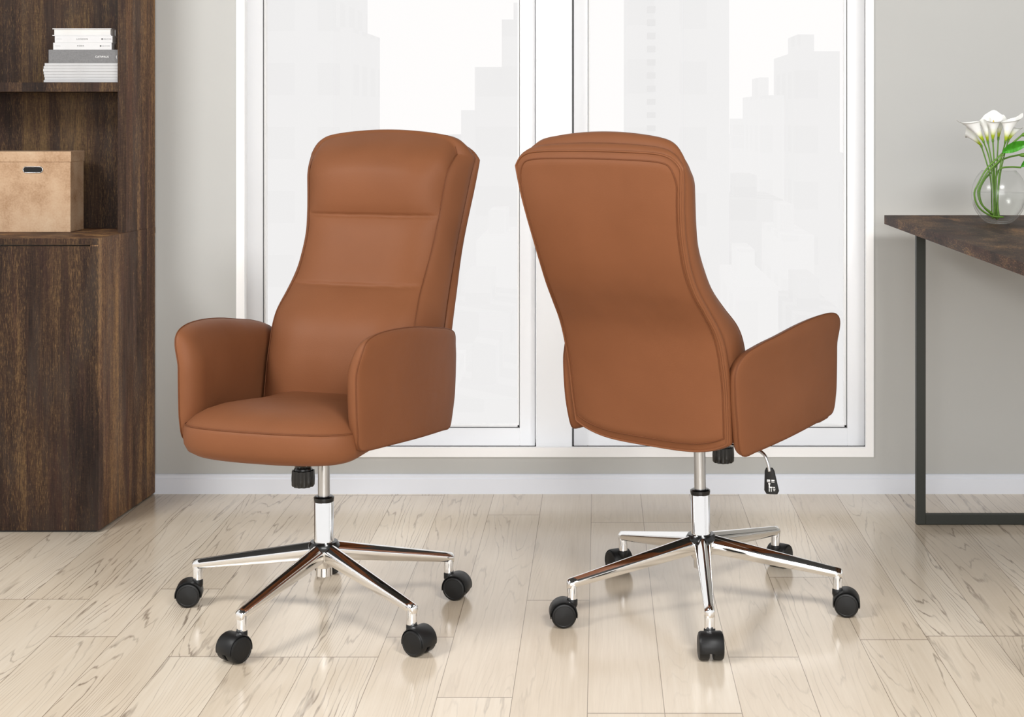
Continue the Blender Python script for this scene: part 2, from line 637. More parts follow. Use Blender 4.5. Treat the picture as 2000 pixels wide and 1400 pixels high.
FAC = [facade('pale_facade', 0.945, 0.02), facade('hazy_facade', 0.925, 0.025), facade('dim_facade', 0.905, 0.025), facade('balcony_concrete', 0.86, 0.0)]
GZ = -26.0
BUILT = []
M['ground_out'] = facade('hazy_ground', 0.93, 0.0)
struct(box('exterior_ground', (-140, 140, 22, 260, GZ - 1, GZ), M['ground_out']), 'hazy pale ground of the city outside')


def tower(label, u0, u1, vt, y, mat, depth=12, steps=(), ledges=0, group=None, cat='building', name='tower_block'):
    x0, x1, zt = X(u0, y), X(u1, y), Z(vt, y)
    xa, xb = min([x0] + [X(q[0], y) for q in steps]), max([x1] + [X(q[1], y) for q in steps])
    for _ in range(400):                       # stand clear of the buildings already there
        if not any(xa < q[1] + 0.3 and xb > q[0] - 0.3 and y - 1 < q[3] and y + depth > q[2] - 1 for q in BUILT):
            break
        y += 1.0
        x0, x1, zt = X(u0, y), X(u1, y), Z(vt, y)
        xa, xb = min([x0] + [X(q[0], y) for q in steps]), max([x1] + [X(q[1], y) for q in steps])
    BUILT.append((xa, xb, y, y + depth))
    t = thing(name, label, cat, ((x0 + x1) / 2, y, GZ), 0, group)
    w = (x1 - x0) / 2
    h = zt - GZ
    bm = add_box(bmesh.new(), -w, w, 0, depth, 0, h)
    for su0, su1, svt in steps:
        add_box(bm, X(su0, y) - t.location.x, X(su1, y) - t.location.x, 0.8, depth - 0.8, 0, Z(svt, y) - GZ)
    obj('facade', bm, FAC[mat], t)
    bm = bmesh.new()
    add_box(bm, -w * 0.6, w * 0.2, depth * 0.3, depth * 0.7, h, h + 1.2)
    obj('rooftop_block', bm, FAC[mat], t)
    for k in range(ledges):
        bm = add_box(bmesh.new(), -w * 0.28, w * 0.02, -0.9, 0, h - 3.0 - k * 0.64, h - 2.72 - k * 0.64)
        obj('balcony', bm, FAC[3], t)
    return t


tower('pale tower with a lower stepped side, behind the glass beside the cabinet', 500, 650, -160, 80, 1, steps=((648, 682, 52),))
tower('pale stepped tower behind the glass, by the window post', 980, 1060, 38, 85, 1, steps=((925, 982, 130), (898, 930, 215)))
tower('tall hazy tower with a column of small balconies', 1226, 1330, -120, 75, 1, ledges=26)
tower('tall plain hazy tower touching the one with balconies', 1336, 1424, -150, 78, 1)
tower('flat topped hazy tower near the white window edge by the desk', 1556, 1640, 100, 92, 1)
tower('slim hazy block between the tall towers', 1486, 1532, 186, 95, 0)
low = [(700, 760, 300, 105), (770, 850, 380, 90), (640, 700, 330, 100), (850, 930, 300, 98), (930, 1010, 470, 70), (870, 1000, 610, 60), (560, 640, 480, 72), (500, 560, 420, 80), (690, 800, 600, 62),
       (1150, 1220, 330, 100), (1430, 1480, 265, 99), (1425, 1530, 390, 75), (1530, 1590, 460, 68), (1600, 1660, 300, 96), (1440, 1520, 560, 60), (1560, 1660, 620, 58), (1160, 1230, 520, 66), (1360, 1440, 480, 70),
       (1490, 1620, 720, 50), (1380, 1470, 690, 52), (560, 680, 740, 49), (880, 1010, 780, 46), (740, 860, 770, 47)]
for i, (u0, u1, v, y) in enumerate(low):
    tower('hazy pale low building seen through the window among the others', u0, u1, v, y, (0, 1, 0, 2)[i % 4], depth=9, group='hazy low buildings outside the window', name='low_building')

# ------------------------------------------------------------------ cabinet on the side
YC = FPX * CAM_H / (1040 - PV)
XC0 = X(193, YC)
XC1 = X(303, YW - 0.012)
XCL = -2.2
ZL = Z(465, YC)                        # top of the ledge
ZL0 = Z(478, YC)
YH = 4.464                             # front of the open upper part
YBK = 4.66
YE = YW - 0.0135


def xs_at(y):
    return XC0 + (XC1 - XC0) * (y - YC) / (YE - YC)


cab = thing('bookcase_cabinet', 'tall dark plank wood cabinet with open shelves above a closed base', 'cabinet', (XC0 - 0.4, YC + 0.2, 0))
LC = Matrix.Translation(-cab.location)


def cpart(name, bm, mat, parent=None):
    bm.transform(LC)
    return obj(name, bm, mat, parent or cab)


def prism(pts, z0, z1, bm=None):
    """vertical prism over a plan polygon"""
    bm = bm or bmesh.new()
    a = [bm.verts.new((p[0], p[1], z0)) for p in pts]
    b = [bm.verts.new((p[0], p[1], z1)) for p in pts]
    n = len(pts)
    bm.faces.new(a[::-1])
    bm.faces.new(b)
    for i in range(n):
        bm.faces.new((a[i], a[(i + 1) % n], b[(i + 1) % n], b[i]))
    return bm


tk = 0.024
cpart('side_panel', prism([(XC0, YC), (xs_at(YE), YE), (xs_at(YE) - tk, YE), (XC0 - tk, YC + 0.001)], 0.006, ZL0), M['wood_lit_side'])
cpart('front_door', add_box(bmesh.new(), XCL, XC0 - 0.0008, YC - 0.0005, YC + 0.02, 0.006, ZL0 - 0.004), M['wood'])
cpart('ledge_top', prism([(XCL, YC - 0.001), (XC0 + 0.001, YC - 0.001), (xs_at(YE) + 0.001, YE), (XCL, YE)], ZL0, ZL), M['wood_lit_side'])
cpart('ledge_edge_shade', add_box(bmesh.new(), XCL, XC0 - 0.0004, YC - 0.0022, YC - 0.0008, ZL0 + 0.0004, ZL - 0.0008), M['wood'])  # added thin strip, gives the ledge front its shaded tone
cpart('shadow_gap_plinth', prism([(XCL, YC + 0.012), (XC0 - 0.012, YC + 0.012), (xs_at(YE) - 0.012, YE), (XCL, YE)], 0.0, 0.006), M['gasket'])  # coloured near black for the shadow line under the cabinet
HT = 1.92
xh0 = X(230, YH)
xh1 = X(246, YH)
cpart('upper_side_panel', prism([(xh0, YH), (xh1, YH), (xs_at(YE), YE), (xh0, YE)], ZL, HT), M['wood_lit_side'])
cpart('panel_edge_shade', add_box(bmesh.new(), xh0 + 0.0004, xh1 - 0.0004, YH - 0.0014, YH + 0.001, ZL + 0.0005, HT - 0.001), M['wood_dim'])  # added thin strip, gives the panel front its shaded tone
cpart('back_panel', add_box(bmesh.new(), XCL, xh0, YBK, YE, ZL, HT), M['wood_dim'])
cpart('upper_side_panel', add_box(bmesh.new(), XCL, XCL + tk, YH, YBK, ZL, HT), M['wood_lit_side'])
ZS1, ZS0 = Z(161, YH + 0.004), Z(179, YH + 0.004)
cpart('shelf', add_box(bmesh.new(), XCL + tk, xh0, YH + 0.004, YBK, ZS0, ZS1), M['wood_dim'])
cpart('top_board', add_box(bmesh.new(), XCL + tk, xh0, YH + 0.002, YBK, HT - tk, HT), M['wood'])

# storage box on the ledge
YB0 = 4.479
bx1 = X(138.6, YB0)
bx0 = bx1 - 0.34
byd = 4.598
hz = (Z(296, YB0) - ZL)
bxo = thing('storage_box', 'mottled beige cardboard storage box with a lid on the cabinet ledge', 'box', ((bx0 + bx1) / 2, (YB0 + byd) / 2, ZL + 0.0005))
hw, hd = (bx1 - bx0) / 2, (byd - YB0) / 2
zl = hz - 0.031
# box front with an oval hand hole
bm = add_box(bmesh.new(), -hw + 0.002, hw - 0.002, -hd + 0.002, hd - 0.002, 0, zl + 0.005, 0.0012)
body = obj('box_body', bm, M['card'], bxo)
obj('lid', add_box(bmesh.new(), -hw, hw, -hd, hd, zl, hz, 0.0015), M['card'], bxo)
hx = X(64, YB0) - bxo.location.x
hzz = Z(331.5, YB0) - bxo.location.z
ov = []
for k in range(40):
    t = 2 * PI * k / 40
    ov.append((hx + math.copysign(0.020, math.cos(t)) + 0.0085 * math.cos(t), hzz + 0.0085 * math.sin(t)))
bm = bmesh.new()
bm.faces.new([bm.verts.new((p[0], -hd + 0.0014, p[1])) for p in ov])
obj('hand_hole', bm, M['hole'], body)  # flat near-black face, stands for the shade inside the hole
bm = add_tube(bmesh.new(), [(p[0], -hd + 0.001, p[1]) for p in ov], 0.0014, 8, closed=True)
obj('hole_rim', bm, M['rim'], body, True)

# books and magazines
YK = 4.486


def bpx(u):
    return X(u, YK)


def lettering(parent, body, u, v, hpx, mat, y, spacing=1.3, name='spine_lettering'):
    me = text_mesh(body, hpx * YK / FPX * 1.42, spacing)
    o = link(name, me, mat, parent)
    o.rotation_euler = (PI / 2, 0, 0)
    o.location = (bpx(u) - parent.location.x, y - parent.location.y, Z(v, YK) - parent.location.z)
    return o


def book(label, u0, u1, v0, v1, depth, kind, group):
    x0, x1, z1, z0 = bpx(u0), bpx(u1), Z(v0, YK), Z(v1, YK)
    z0 += 0.0002
    name = 'magazine' if kind == 'mag' else 'book'
    t = thing(name, label, name, ((x0 + x1) / 2, YK + depth / 2, z0), 0, group)
    w, d, h = (x1 - x0) / 2, depth / 2, z1 - z0
    if kind == 'mag':
        obj('cover', add_box(bmesh.new(), -w, w, -d, d, 0, h, 0.0009), M['mag'], t)
        obj('pages', add_box(bmesh.new(), -w + 0.001, w + 0.0002, -d + 0.002, d - 0.001, 0.0012, h - 0.0012), M['page'], t)
        return t
    c = 0.0022
    mat = M['grey_cloth'] if kind == 'grey' else M['cover']
    bm = bmesh.new()
    add_box(bm, -w, w, -d, d, 0, c)
    add_box(bm, -w, w, -d, d, h - c, h)
    if kind == 'pages':                      # fore-edge to the room, spine at the back
        add_box(bm, -w, w, d - c, d, c, h - c)
        pg = add_box(bmesh.new(), -w + 0.004, w - 0.003, -d + 0.004, d - c, c, h - c)
    else:                                    # spine to the room
        add_box(bm, -w, w, -d, -d + c, c, h - c)
        pg = add_box(bmesh.new(), -w + 0.003, w - 0.003, -d + c, d - 0.004, c, h - c)
    obj('cover', bm, mat, t)
    obj('pages', pg, M['page'], t)
    return t


GB = 'books lying in the stack on the shelf'
book('white book with its page edges to the room, top of the stack', 102.5, 217, 55.5, 70, 0.045, 'pages', GB)
b = book('white book with LONDON on its spine, lying in the shelf stack', 107, 219.5, 70, 83.5, 0.045, 'spine', GB)
lettering(b, 'LONDON', 160.5, 76.3, 3.0, M['ink'], YK - 0.0002)
lettering(b, 'CEREAL', 115.5, 76.3, 1.9, M['ink_pale'], YK - 0.0002)
lettering(b, 'CEREAL CITY GUIDE', 209.5, 76.3, 1.2, M['ink'], YK - 0.0002, 1.0)
dot = obj('spine_dot', add_lathe(bmesh.new(), [(0.0024, -0.0001), (0.0024, 0.0001)], 20, axis=(0, 1, 0)), M['ink'], b)
dot.location = (bpx(199.5) - b.location.x, YK - 0.0002 - b.location.y, Z(76.2, YK) - b.location.z)
b = book('white book with PARIS on its spine, lying on the thick grey book', 104, 218, 83.5, 97, 0.04, 'spine', GB)
lettering(b, 'PARIS', 157.5, 89.8, 3.0, M['ink'], YK - 0.0002)
lettering(b, 'CEREAL', 113, 89.8, 1.9, M['ink_pale'], YK - 0.0002)
lettering(b, 'CEREAL CITY GUIDE', 206.5, 89.8, 1.2, M['ink'], YK - 0.0002, 1.0)
dot = obj('spine_dot', add_lathe(bmesh.new(), [(0.0024, -0.0001), (0.0024, 0.0001)], 20, axis=(0, 1, 0)), M['ink'], b)
dot.location = (bpx(196.5) - b.location.x, YK - 0.0002 - b.location.y, Z(89.8, YK) - b.location.z)
b = book('thick grey cloth book with CATWALK in white on its spine', 95, 230, 97, 123.2, 0.15, 'grey', GB)
lettering(b, 'CATWALK', 199.5, 111, 3.7, M['print'], YK - 0.0002, 1.1)
lettering(b, '(', 227.5, 111, 5.0, M['print'], YK - 0.0002, 1.0, 'spine_mark')
mv = [123.2, 128.7, 134.4, 140.0, 145.6, 151.2, 156.5, 161.0]
ml = [87, 85, 84, 85, 86, 87, 85]
mw = ['topmost thin white magazine, directly under the thick grey book', 'second thin white magazine below the thick grey book', 'third thin white magazine below the thick grey book',
      'middle one of the seven thin white magazines, fourth below the grey book', 'fifth thin white magazine below the grey book, third up from the shelf',
      'thin white magazine lying second from the shelf board', 'lowest thin magazine of the stack, lying on the shelf board']
for k in range(7):
    b = book(mw[k], ml[k], 230, mv[k], mv[k + 1], 0.15, 'mag', 'thin magazines at the bottom of the stack')
    lettering(b, 'CEREAL', (160, 158.5, 158, 159, 159, 160.5, 158.5)[k], (mv[k] + mv[k + 1]) / 2, 2.2, M['ink_pale'], YK - 0.0002, 1.9)

# ------------------------------------------------------------------ desk with the vase
YDF = 4.55
ZD = Z(420, YDF)
ZD0 = Z(437.5, YDF)
XD = X(1727, YDF)
desk = thing('desk', 'dark wood topped desk on square black metal legs', 'desk', (XD + 0.35, 3.75, 0))
LD = Matrix.Translation(-desk.location)


def dpart(name, bm, mat):
    bm.transform(LD)
    return obj(name, bm, mat, desk)


dpart('desk_top', add_box(bmesh.new(), XD, XD + 0.72, 2.9, YDF, ZD0, ZD, 0.0012), M['desk'])
yl = FPX * CAM_H / (1025 - PV)
lx0 = X(1790, yl)
tw = 0.0265
for y0 in (yl, 3.05):
    x0, x1 = lx0, XD + 0.66
    bm = bmesh.new()
    add_box(bm, x0, x0 + tw, y0, y0 + 0.022, 0, ZD0, 0.002)
    add_box(bm, x1 - tw, x1, y0, y0 + 0.022, 0, ZD0, 0.002)
    add_box(bm, x0 + tw - 0.001, x1 - tw + 0.001, y0, y0 + 0.022, 0, 0.029, 0.002)
    add_box(bm, x0 + tw - 0.001, x1 - tw + 0.001, y0, y0 + 0.022, ZD0 - tw, ZD0, 0.002)
    dpart('leg_frame', bm, M['desk_metal'])

YV = FPX * (CAM_H - ZD) / (436.5 - PV)
VX = X(1951, YV)
sc = YV / FPX
vr, vh = 52.5 * sc, 103 * sc
vase = thing('vase', 'round clear glass vase of white calla lilies on the desk', 'vase', (VX, YV, ZD + 0.0003))
prof = []
a0, a1 = -1.2, 0.89
czv = 0.0
for i in range(33):
    a = a0 + (a1 - a0) * i / 32
    prof.append((vr * math.cos(a), vr * 1.06 * math.sin(a)))
zmin = prof[0][1]
kz = vh / (prof[-1][1] - zmin)
prof = [(0.0005, 0.0)] + [(r, (z - zmin) * kz) for r, z in prof]
obj('bowl', add_lathe(bmesh.new(), prof, 56, cap=False), M['vase'], vase, True)
bm = add_tube(bmesh.new(), [(prof[-1][0] * math.cos(2 * PI * k / 48), prof[-1][0] * math.sin(2 * PI * k / 48), vh) for k in range(48)], 0.0007, 6, True)
obj('rim', bm, M['vase'], vase, True)
obj('foot', add_lathe(bmesh.new(), [(prof[1][0] - 0.001, 0.0001), (prof[1][0] + 0.001, 0.001), (prof[1][0] - 0.002, 0.003)], 48, cap=False), M['vase'], vase, True)
wl = 60 * sc
wp = [(max(r - 0.0024, 0.0003), z + 0.0045) for r, z in prof if z < wl - 0.006]
rw = wp[-1][0] + 0.001
wat = obj('water', add_lathe(bmesh.new(), wp + [(rw, wl), (0.0003, wl)], 48, cap=False), M['water'], None, True, loc=(VX, YV, ZD + 0.0008))
tag(wat, 'clear water standing in the round glass vase', 'water', None)


def vp(u, v, dy=0.0):
    return Vector((X(u, YV + dy), YV + dy, Z(v, YV + dy)))


def spathe_mesh(L, R, tip):
    rows = []
    n, m = 14, 28
    for i in range(n):
        t = i / (n - 1)
        row = []
        for k in range(m):
            ph = 2 * PI * k / m
            ln = L * (0.86 + 0.14 * math.cos(ph)) + tip * max(0, math.cos(ph)) ** 10
            z = t * ln
            r = 0.0034 + R * (0.42 * t + 0.58 * t ** 2.3) * (1.0 + 0.15 * math.cos(ph))
            if t > 0.9:
                z -= (t - 0.9) * 0.06 * (1 - max(0, math.cos(ph)))
            row.append((r * math.cos(ph), r * math.sin(ph) * 0.92, z))
        rows.append(row)
    bm = bmesh.new()
    add_grid(bm, rows, close_u=True)
    return bm


def lily(label, base, tip, R, roll, stem, dy=0.0, tipl=0.006):
    b = vp(*base, dy)
    tp = vp(*tip, dy)
    foot = vp(*stem[-1][:2], stem[-1][2] if len(stem[-1]) > 2 else 0)
    t = thing('calla_lily', label, 'flower', foot, 0, 'white calla lilies in the glass vase')
    d = (tp - b)
    L = d.length
    q = Vector((0, 0, 1)).rotation_difference(d.normalized())
    pts = [b - t.location] + [vp(*s[:2], s[2] if len(s) > 2 else dy * 0.5) - t.location for s in stem]
    cur = spline(pts, 10)
    obj('stem', add_tube(bmesh.new(), cur, [0.0034 if i < 2 else 0.0019 for i in range(len(cur))], 10), M['stem'], t, True)
    s = obj('spathe', spathe_mesh(L, R, tipl), M['spathe'], t, True)
    s.location = b - t.location
    s.rotation_mode = 'QUATERNION'
    s.rotation_quaternion = q @ Matrix.Rotation(roll, 4, 'Z').to_quaternion()
    sp = obj('spadix', add_lathe(bmesh.new(), [(0.0006, 0.006), (0.0022, 0.012), (0.0022, L * 0.66), (0.0008, L * 0.72)], 12), M['spadix'], t, True)
    sp.location = s.location
    sp.rotation_mode = 'QUATERNION'
    sp.rotation_quaternion = s.rotation_quaternion
    return t


lily('calla lily drooping lowest on the side toward the window', (1916, 283), (1886, 252), 0.015, -PI * 0.45, [(1927, 318), (1935, 352), (1937, 400), (1937, 424)], 0.018)
lily('calla lily leaning out toward the window with a long curled tip', (1920, 274), (1891, 229), 0.024, PI * 0.98, [(1931, 305), (1938, 345), (1941, 395), (1941, 426)], -0.018, 0.012)
lily('narrow calla lily standing between the leaning one and the tallest', (1929, 275), (1922, 228), 0.015, -PI * 0.5, [(1936, 310), (1941, 345), (1943, 400), (1944, 425)], 0.009)
lily('tallest calla lily with the widest open cup', (1939, 272), (1941, 220), 0.027, PI * 0.42, [(1941, 305), (1943, 345), (1944, 400), (1939, 427)], -0.009, 0.008)
lily('slim calla lily just behind the tallest one', (1950, 268), (1955, 228), 0.014, -PI * 0.5, [(1948, 305), (1946, 345), (1945, 390), (1947, 425)], 0.027)
lily('open calla lily on the side away from the window', (1964, 275), (1975, 224), 0.025, 0.25, [(1957, 305), (1951, 345), (1948, 395), (1950, 427)], -0.027, 0.012)
lily('small calla lily half hidden behind the open one', (1970, 272), (1988, 243), 0.014, 0.0, [(1961, 305), (1953, 345), (1949, 395), (1952, 424)], 0.036, 0.008)


def leaf_bm(pts, wid):
    cur = spline(pts, 8)
    rows = []
    n = len(cur)
    for i, p in enumerate(cur):
        t = i / (n - 1)
        w = wid * math.sin(PI * min(1, t * 0.96 + 0.03)) ** 0.8
        dirv = (cur[min(i + 1, n - 1)] - cur[max(i - 1, 0)]).normalized()
        sd = Vector((-dirv.z, -0.5, dirv.x)).normalized()
        row = []
        for k in range(9):
            s = (k - 4) / 4
            row.append(p + sd * (w * s) + Vector((0, -0.006 * abs(s) + 0.0009 * math.sin(i * 2.1 + abs(s) * 4), 0.003 * abs(s))))
        rows.append(row)
    bm = bmesh.new()
    add_grid(bm, rows)
    return bm


def spray(label, stem, leaf, wid, bud=None):
    foot = vp(*stem[-1])
    t = thing('leafy_stem', label, 'leafy stem', foot, 0, 'curving green stems in the glass vase')
    cur = spline([vp(*s) - foot for s in stem], 10)
    obj('stem', add_tube(bmesh.new(), cur, 0.0025, 10), M['stem'], t, True)
    if leaf:
        obj('leaf', leaf_bm([vp(*s) - foot for s in leaf], wid), M['leaf'], t, True)
    if bud:
        a, b2 = vp(*bud[0]) - foot, vp(*bud[1]) - foot
        L = (b2 - a).length
        obj('bud', add_lathe(bmesh.new(), [(0.002, 0), (0.0052, L * 0.25), (0.006, L * 0.6), (0.0015, L)], 14, origin=a, axis=(b2 - a).normalized()), M['stem'], t, True)
    return t


spray('thick green stem sweeping from the bowl wall up past the big leaf', [(1997, 263, -0.02), (1975, 282, -0.02), (1952, 305, -0.02), (1927, 330, -0.02), (1910, 360, -0.02), (1903, 380, -0.02), (1912, 405, -0.02), (1935, 421, -0.02), (1960, 424, -0.02)], None, 0, ((1994, 265, -0.02), (2012, 258, -0.02)))
spray('arching green stem carrying the big veined leaf', [(1960, 300, -0.027), (1950, 315, -0.027), (1930, 335, -0.027), (1916, 358, -0.027), (1910, 376, -0.027), (1918, 400, -0.027), (1940, 418, -0.027)], [(1957, 299, -0.027), (1972, 292, -0.027), (1990, 286, -0.027), (2012, 280, -0.027)], 0.016)
spray('arching green stem ending in a bud above the bowl', [(1993, 302, 0.024), (1970, 307, 0.024), (1952, 316, 0.024), (1936, 336, 0.024), (1922, 352, 0.024), (1913, 375, 0.024), (1920, 402, 0.024), (1948, 428, 0.024)], None, 0, ((1990, 303, 0.024), (2010, 302, 0.024)))
spray('low green stem bending over the bowl rim with a small leaf', [(1994, 327, 0), (1975, 326, 0), (1955, 329, 0), (1946, 345, 0), (1944, 385, 0), (1946, 424, 0)], [(1993, 328, 0), (2000, 322, 0), (2006, 318, 0), (2014, 322, 0)], 0.010)

# ------------------------------------------------------------------ office chairs
zs_ = [.38, .50, .60, .69, .73, .77, .82, .87, .92, .97, 1.02, 1.06, 1.14]
WR = smooth_fn(zs_, [.206, .217, .220, .219, .214, .208, .205, .207, .212, .219, .226, .230, .237])
YR = smooth_fn(zs_, [-.190, -.204, -.219, -.250, -.277, -.305, -.331, -.350, -.366, -.378, -.386, -.392, -.402])
WF = smooth_fn(zs_, [.185, .185, .184, .180, .172, .168, .169, .171, .176, .181, .187, .192, .199])
YF = smooth_fn(zs_, [-.040, -.058, -.078, -.114, -.152, -.190, -.224, -.249, -.264, -.274, -.285, -.294, -.306])
SEAMS = (0.910, 0.748)


def ztf(s):
    return 1.092 + 0.024 * (1 - s * s) - 0.032 * abs(s) ** 16


def ztr(s):
    return 1.072 + 0.006 * (1 - s * s) - 0.030 * abs(s) ** 11


def zbr(s):
    return 0.412 + 0.030 * abs(s) ** 4


def zbf(s):
    return 0.475


def sstep(x):
    x = min(max(x, 0), 1)
    return x * x * (3 - 2 * x)


def front_pt(s, t):
    zt, zb0 = ztf(s), zbf(s)
    z = zb0 + (zt - zb0) * t
    # height measured as if the top were straight, so that the seams stay level
    edge = (1 - abs(s) ** 5)
    top = sstep((zt - z) / 0.10)
    bl = 0.030 * edge * top
    if z > SEAMS[0]:
        bl += 0.019 * edge * math.sin(PI * min(1, (z - SEAMS[0]) / (zt - SEAMS[0])))
    elif z > SEAMS[1]:
        bl += 0.004 * edge * math.sin(PI * (z - SEAMS[1]) / (SEAMS[0] - SEAMS[1]))
    else:
        bl += 0.027 * edge * math.sin(PI * min(1, (SEAMS[1] - z) / 0.30))
        bl += 0.0016 * edge * math.sin(s * 11 + 3.0 * z) * sstep((SEAMS[1] - z) / 0.08)
    for q in SEAMS:
        dd = z - q
        bl -= (1 - abs(s) ** 24) * 0.006 * math.exp(-(dd / 0.0032) ** 2) + edge * 0.005 * math.exp(-(dd / 0.018) ** 2)
    # round shoulder along the top edge
    back = 0.042 * (1 - min(1, max(0, (zt - z) / 0.06))) ** 2.2
    return Vector((WF(z) * s, YF(z) + bl - back, z))


def rear_pt(s, t):
    zt, zb0 = ztr(s), zbr(s)
    z = zb0 + (zt - zb0) * t
    edge = (1 - abs(s) ** 6)
    return Vector((WR(z) * s, YR(z) - 0.010 * edge * sstep((zt - z) / 0.03) * sstep((z - zb0) / 0.03), z))


NS, NT_ = 56, 150
S_ = [math.sin(PI / 2 * (2 * i / NS - 1)) for i in range(NS + 1)]
T_ = [i / NT_ for i in range(NT_ + 1)]


def outline(fn):
    o = [fn(-1, t) for t in T_] + [fn(s, 1) for s in S_[1:-1]] + [fn(1, t) for t in T_[::-1]] + [fn(s, 0) for s in S_[::-1][1:-1]]
    return o


OF, OR = outline(front_pt), outline(rear_pt)


def normals2(o):
    n = len(o)
    out = []
    for i in range(n):
        d = o[(i + 3) % n] - o[i - 3]
        out.append(Vector((-d.z, 0, d.x)).normalized())
    return out


NF = normals2(OR)


def band(k, bulge):
    f = []
    for i in range(len(OF)):
        q = split_at(i)                     # the join between cushion and shell stands at k = 0.5
        kk = k / 0.5 * q if k < 0.5 else q + (k - 0.5) / 0.5 * (1 - q)
        f.append(OF[i].lerp(OR[i], kk) + NF[i] * bulge)
    return f


def split_at(i):
    return 0.80 - 0.20 * max(0.0, NF[i].z) ** 2


def back_cushion_bm():
    bm = bmesh.new()
    add_grid(bm, [[front_pt(s, t) for s in S_] for t in T_])
    rows = [band(k, b) for k, b in ((0, 0), (0.03, 0.0045), (0.12, 0.010), (0.28, 0.014), (0.42, 0.011), (0.5, 0.003), (0.52, -0.012))]
    add_grid(bm, rows, close_u=True)
    bmesh.ops.remove_doubles(bm, verts=bm.verts[:], dist=1e-5)
    return bm


def back_shell_bm():
    bm = bmesh.new()
    add_grid(bm, [[rear_pt(s, t) for s in S_] for t in T_])
    rows = [band(k, b) for k, b in ((1, 0), (0.97, 0.004), (0.88, 0.0075), (0.72, 0.0085), (0.6, 0.006), (0.53, 0.001), (0.5, -0.012))]
    add_grid(bm, rows, close_u=True)
    bmesh.ops.remove_doubles(bm, verts=bm.verts[:], dist=1e-5)
    return bm


def ring_tube(pts, r):
    p = []
    for q in pts:
        if not p or (q - p[-1]).length > 0.004:
            p.append(q)
    return add_tube(bmesh.new(), p, r, 8, closed=True)


def seat_outline():
    half = [(0.0, -0.19), (0.12, -0.19), (0.175, -0.175), (0.192, -0.12), (0.198, 0.0), (0.204, 0.12), (0.208, 0.21), (0.203, 0.262), (0.180, 0.297), (0.135, 0.320), (0.07, 0.333)]
    pts = half + [(0.0, 0.336)] + [(-x, y) for x, y in half[::-1][:-1]]
    return spline([(x, y, 0) for x, y in pts], 6, closed=True)


SO = seat_outline()
SC = Vector((0, 0.06, 0))


def seat_z(z, y):
    return z + 0.06 * (y - 0.3)


def seat_ring(inset, z, slope=None):
    out = []
    for p in SO:
        d = p - SC
        q = SC + d * max(0.02, (1 - inset / max(0.05, d.length)))
        out.append(Vector((q.x, q.y, seat_z(z, q.y) if slope is None else z + slope * (q.y - 0.3))))
    return out


def seat_bm():
    bm = bmesh.new()
    rows = [seat_ring(i, z, min(0.06, (z - 0.42) * 2.0 - 0.03)) for i, z in ((0.14, .411), (0.06, .412), (0.026, .417), (0.010, .427), (0.002, .442), (0, .458), (0.001, .476), (0.004, .4845), (0.0065, .486), (0.012, .4915), (0.026, .503), (0.05, .515), (0.085, .5245), (0.12, .529), (0.16, .531))]
    vv = add_grid(bm, rows, close_u=True)
    bm.faces.new(vv[0][::-1])
    bm.faces.new(vv[-1])
    return bm


ARM = [(0.266, 0.52), (0.2685, 0.60), (0.264, 0.652), (0.247, 0.678), (0.20, 0.689), (0.12, 0.689), (0.03, 0.681), (-0.06, 0.667), (-0.130, 0.655), (-0.182, 0.637), (-0.206, 0.603), (-0.207, 0.55),
       (-0.198, 0.48), (-0.186, 0.430), (-0.168, 0.415), (-0.12, 0.4185), (0.0, 0.4265), (0.12, 0.435), (0.21, 0.4405), (0.243, 0.444), (0.256, 0.456), (0.261, 0.48)]
AO = spline([(0, y, z) for y, z in ARM], 6, closed=True)
AC = Vector((0, 0.045, 0.545))


def arm_x(y, z):
    """outer face of the armrest in plan, with the flared upper lip"""
    x = 0.245 - 0.031 * ((y + 0.10) / 0.36) ** 2 if y > -0.10 else 0.245 - 0.003 * ((y + 0.10) / 0.09) ** 2
    x += 0.012 * sstep((z - 0.60) / 0.07) - 0.004 * sstep((0.50 - z) / 0.08)
    return x


def arm_ring(inset, dx, sgn):
    out = []
    for p in AO:
        d = p - AC
        sy = 1 - inset / 0.228
        sz = 1 - inset / 0.133
        q = Vector((0, AC.y + d.y * sy, AC.z + d.z * sz))
        out.append(Vector((sgn * (arm_x(q.y, q.z) + dx), q.y, q.z)))
    return out


def arm_bm(sgn):
    bm = bmesh.new()
    T = 0.042
    rows = []
    for i in range(10):
        ph = PI / 2 * (1 - i / 9)
        rows.append(arm_ring(0.055 * (1 - math.cos(ph)), -T * math.sin(ph), sgn))
    rows = [arm_ring(0.09, -T - 0.001, sgn), *rows]
    rows += [arm_ring(0.0008, 0.0022, sgn), arm_ring(0.004, 0.004, sgn), arm_ring(0.012, 0.0052, sgn), arm_ring(0.03, 0.006, sgn), arm_ring(0.06, 0.006, sgn), arm_ring(0.1, 0.006, sgn)]
    vv = add_grid(bm, rows, close_u=True)
    for row in (vv[0], vv[-1]):
        c = bm.verts.new(sum((v.co for v in row), Vector()) / len(row))
        for j in range(len(row)):
            bm.faces.new((row[j], row[(j + 1) % len(row)], c))
    return bm


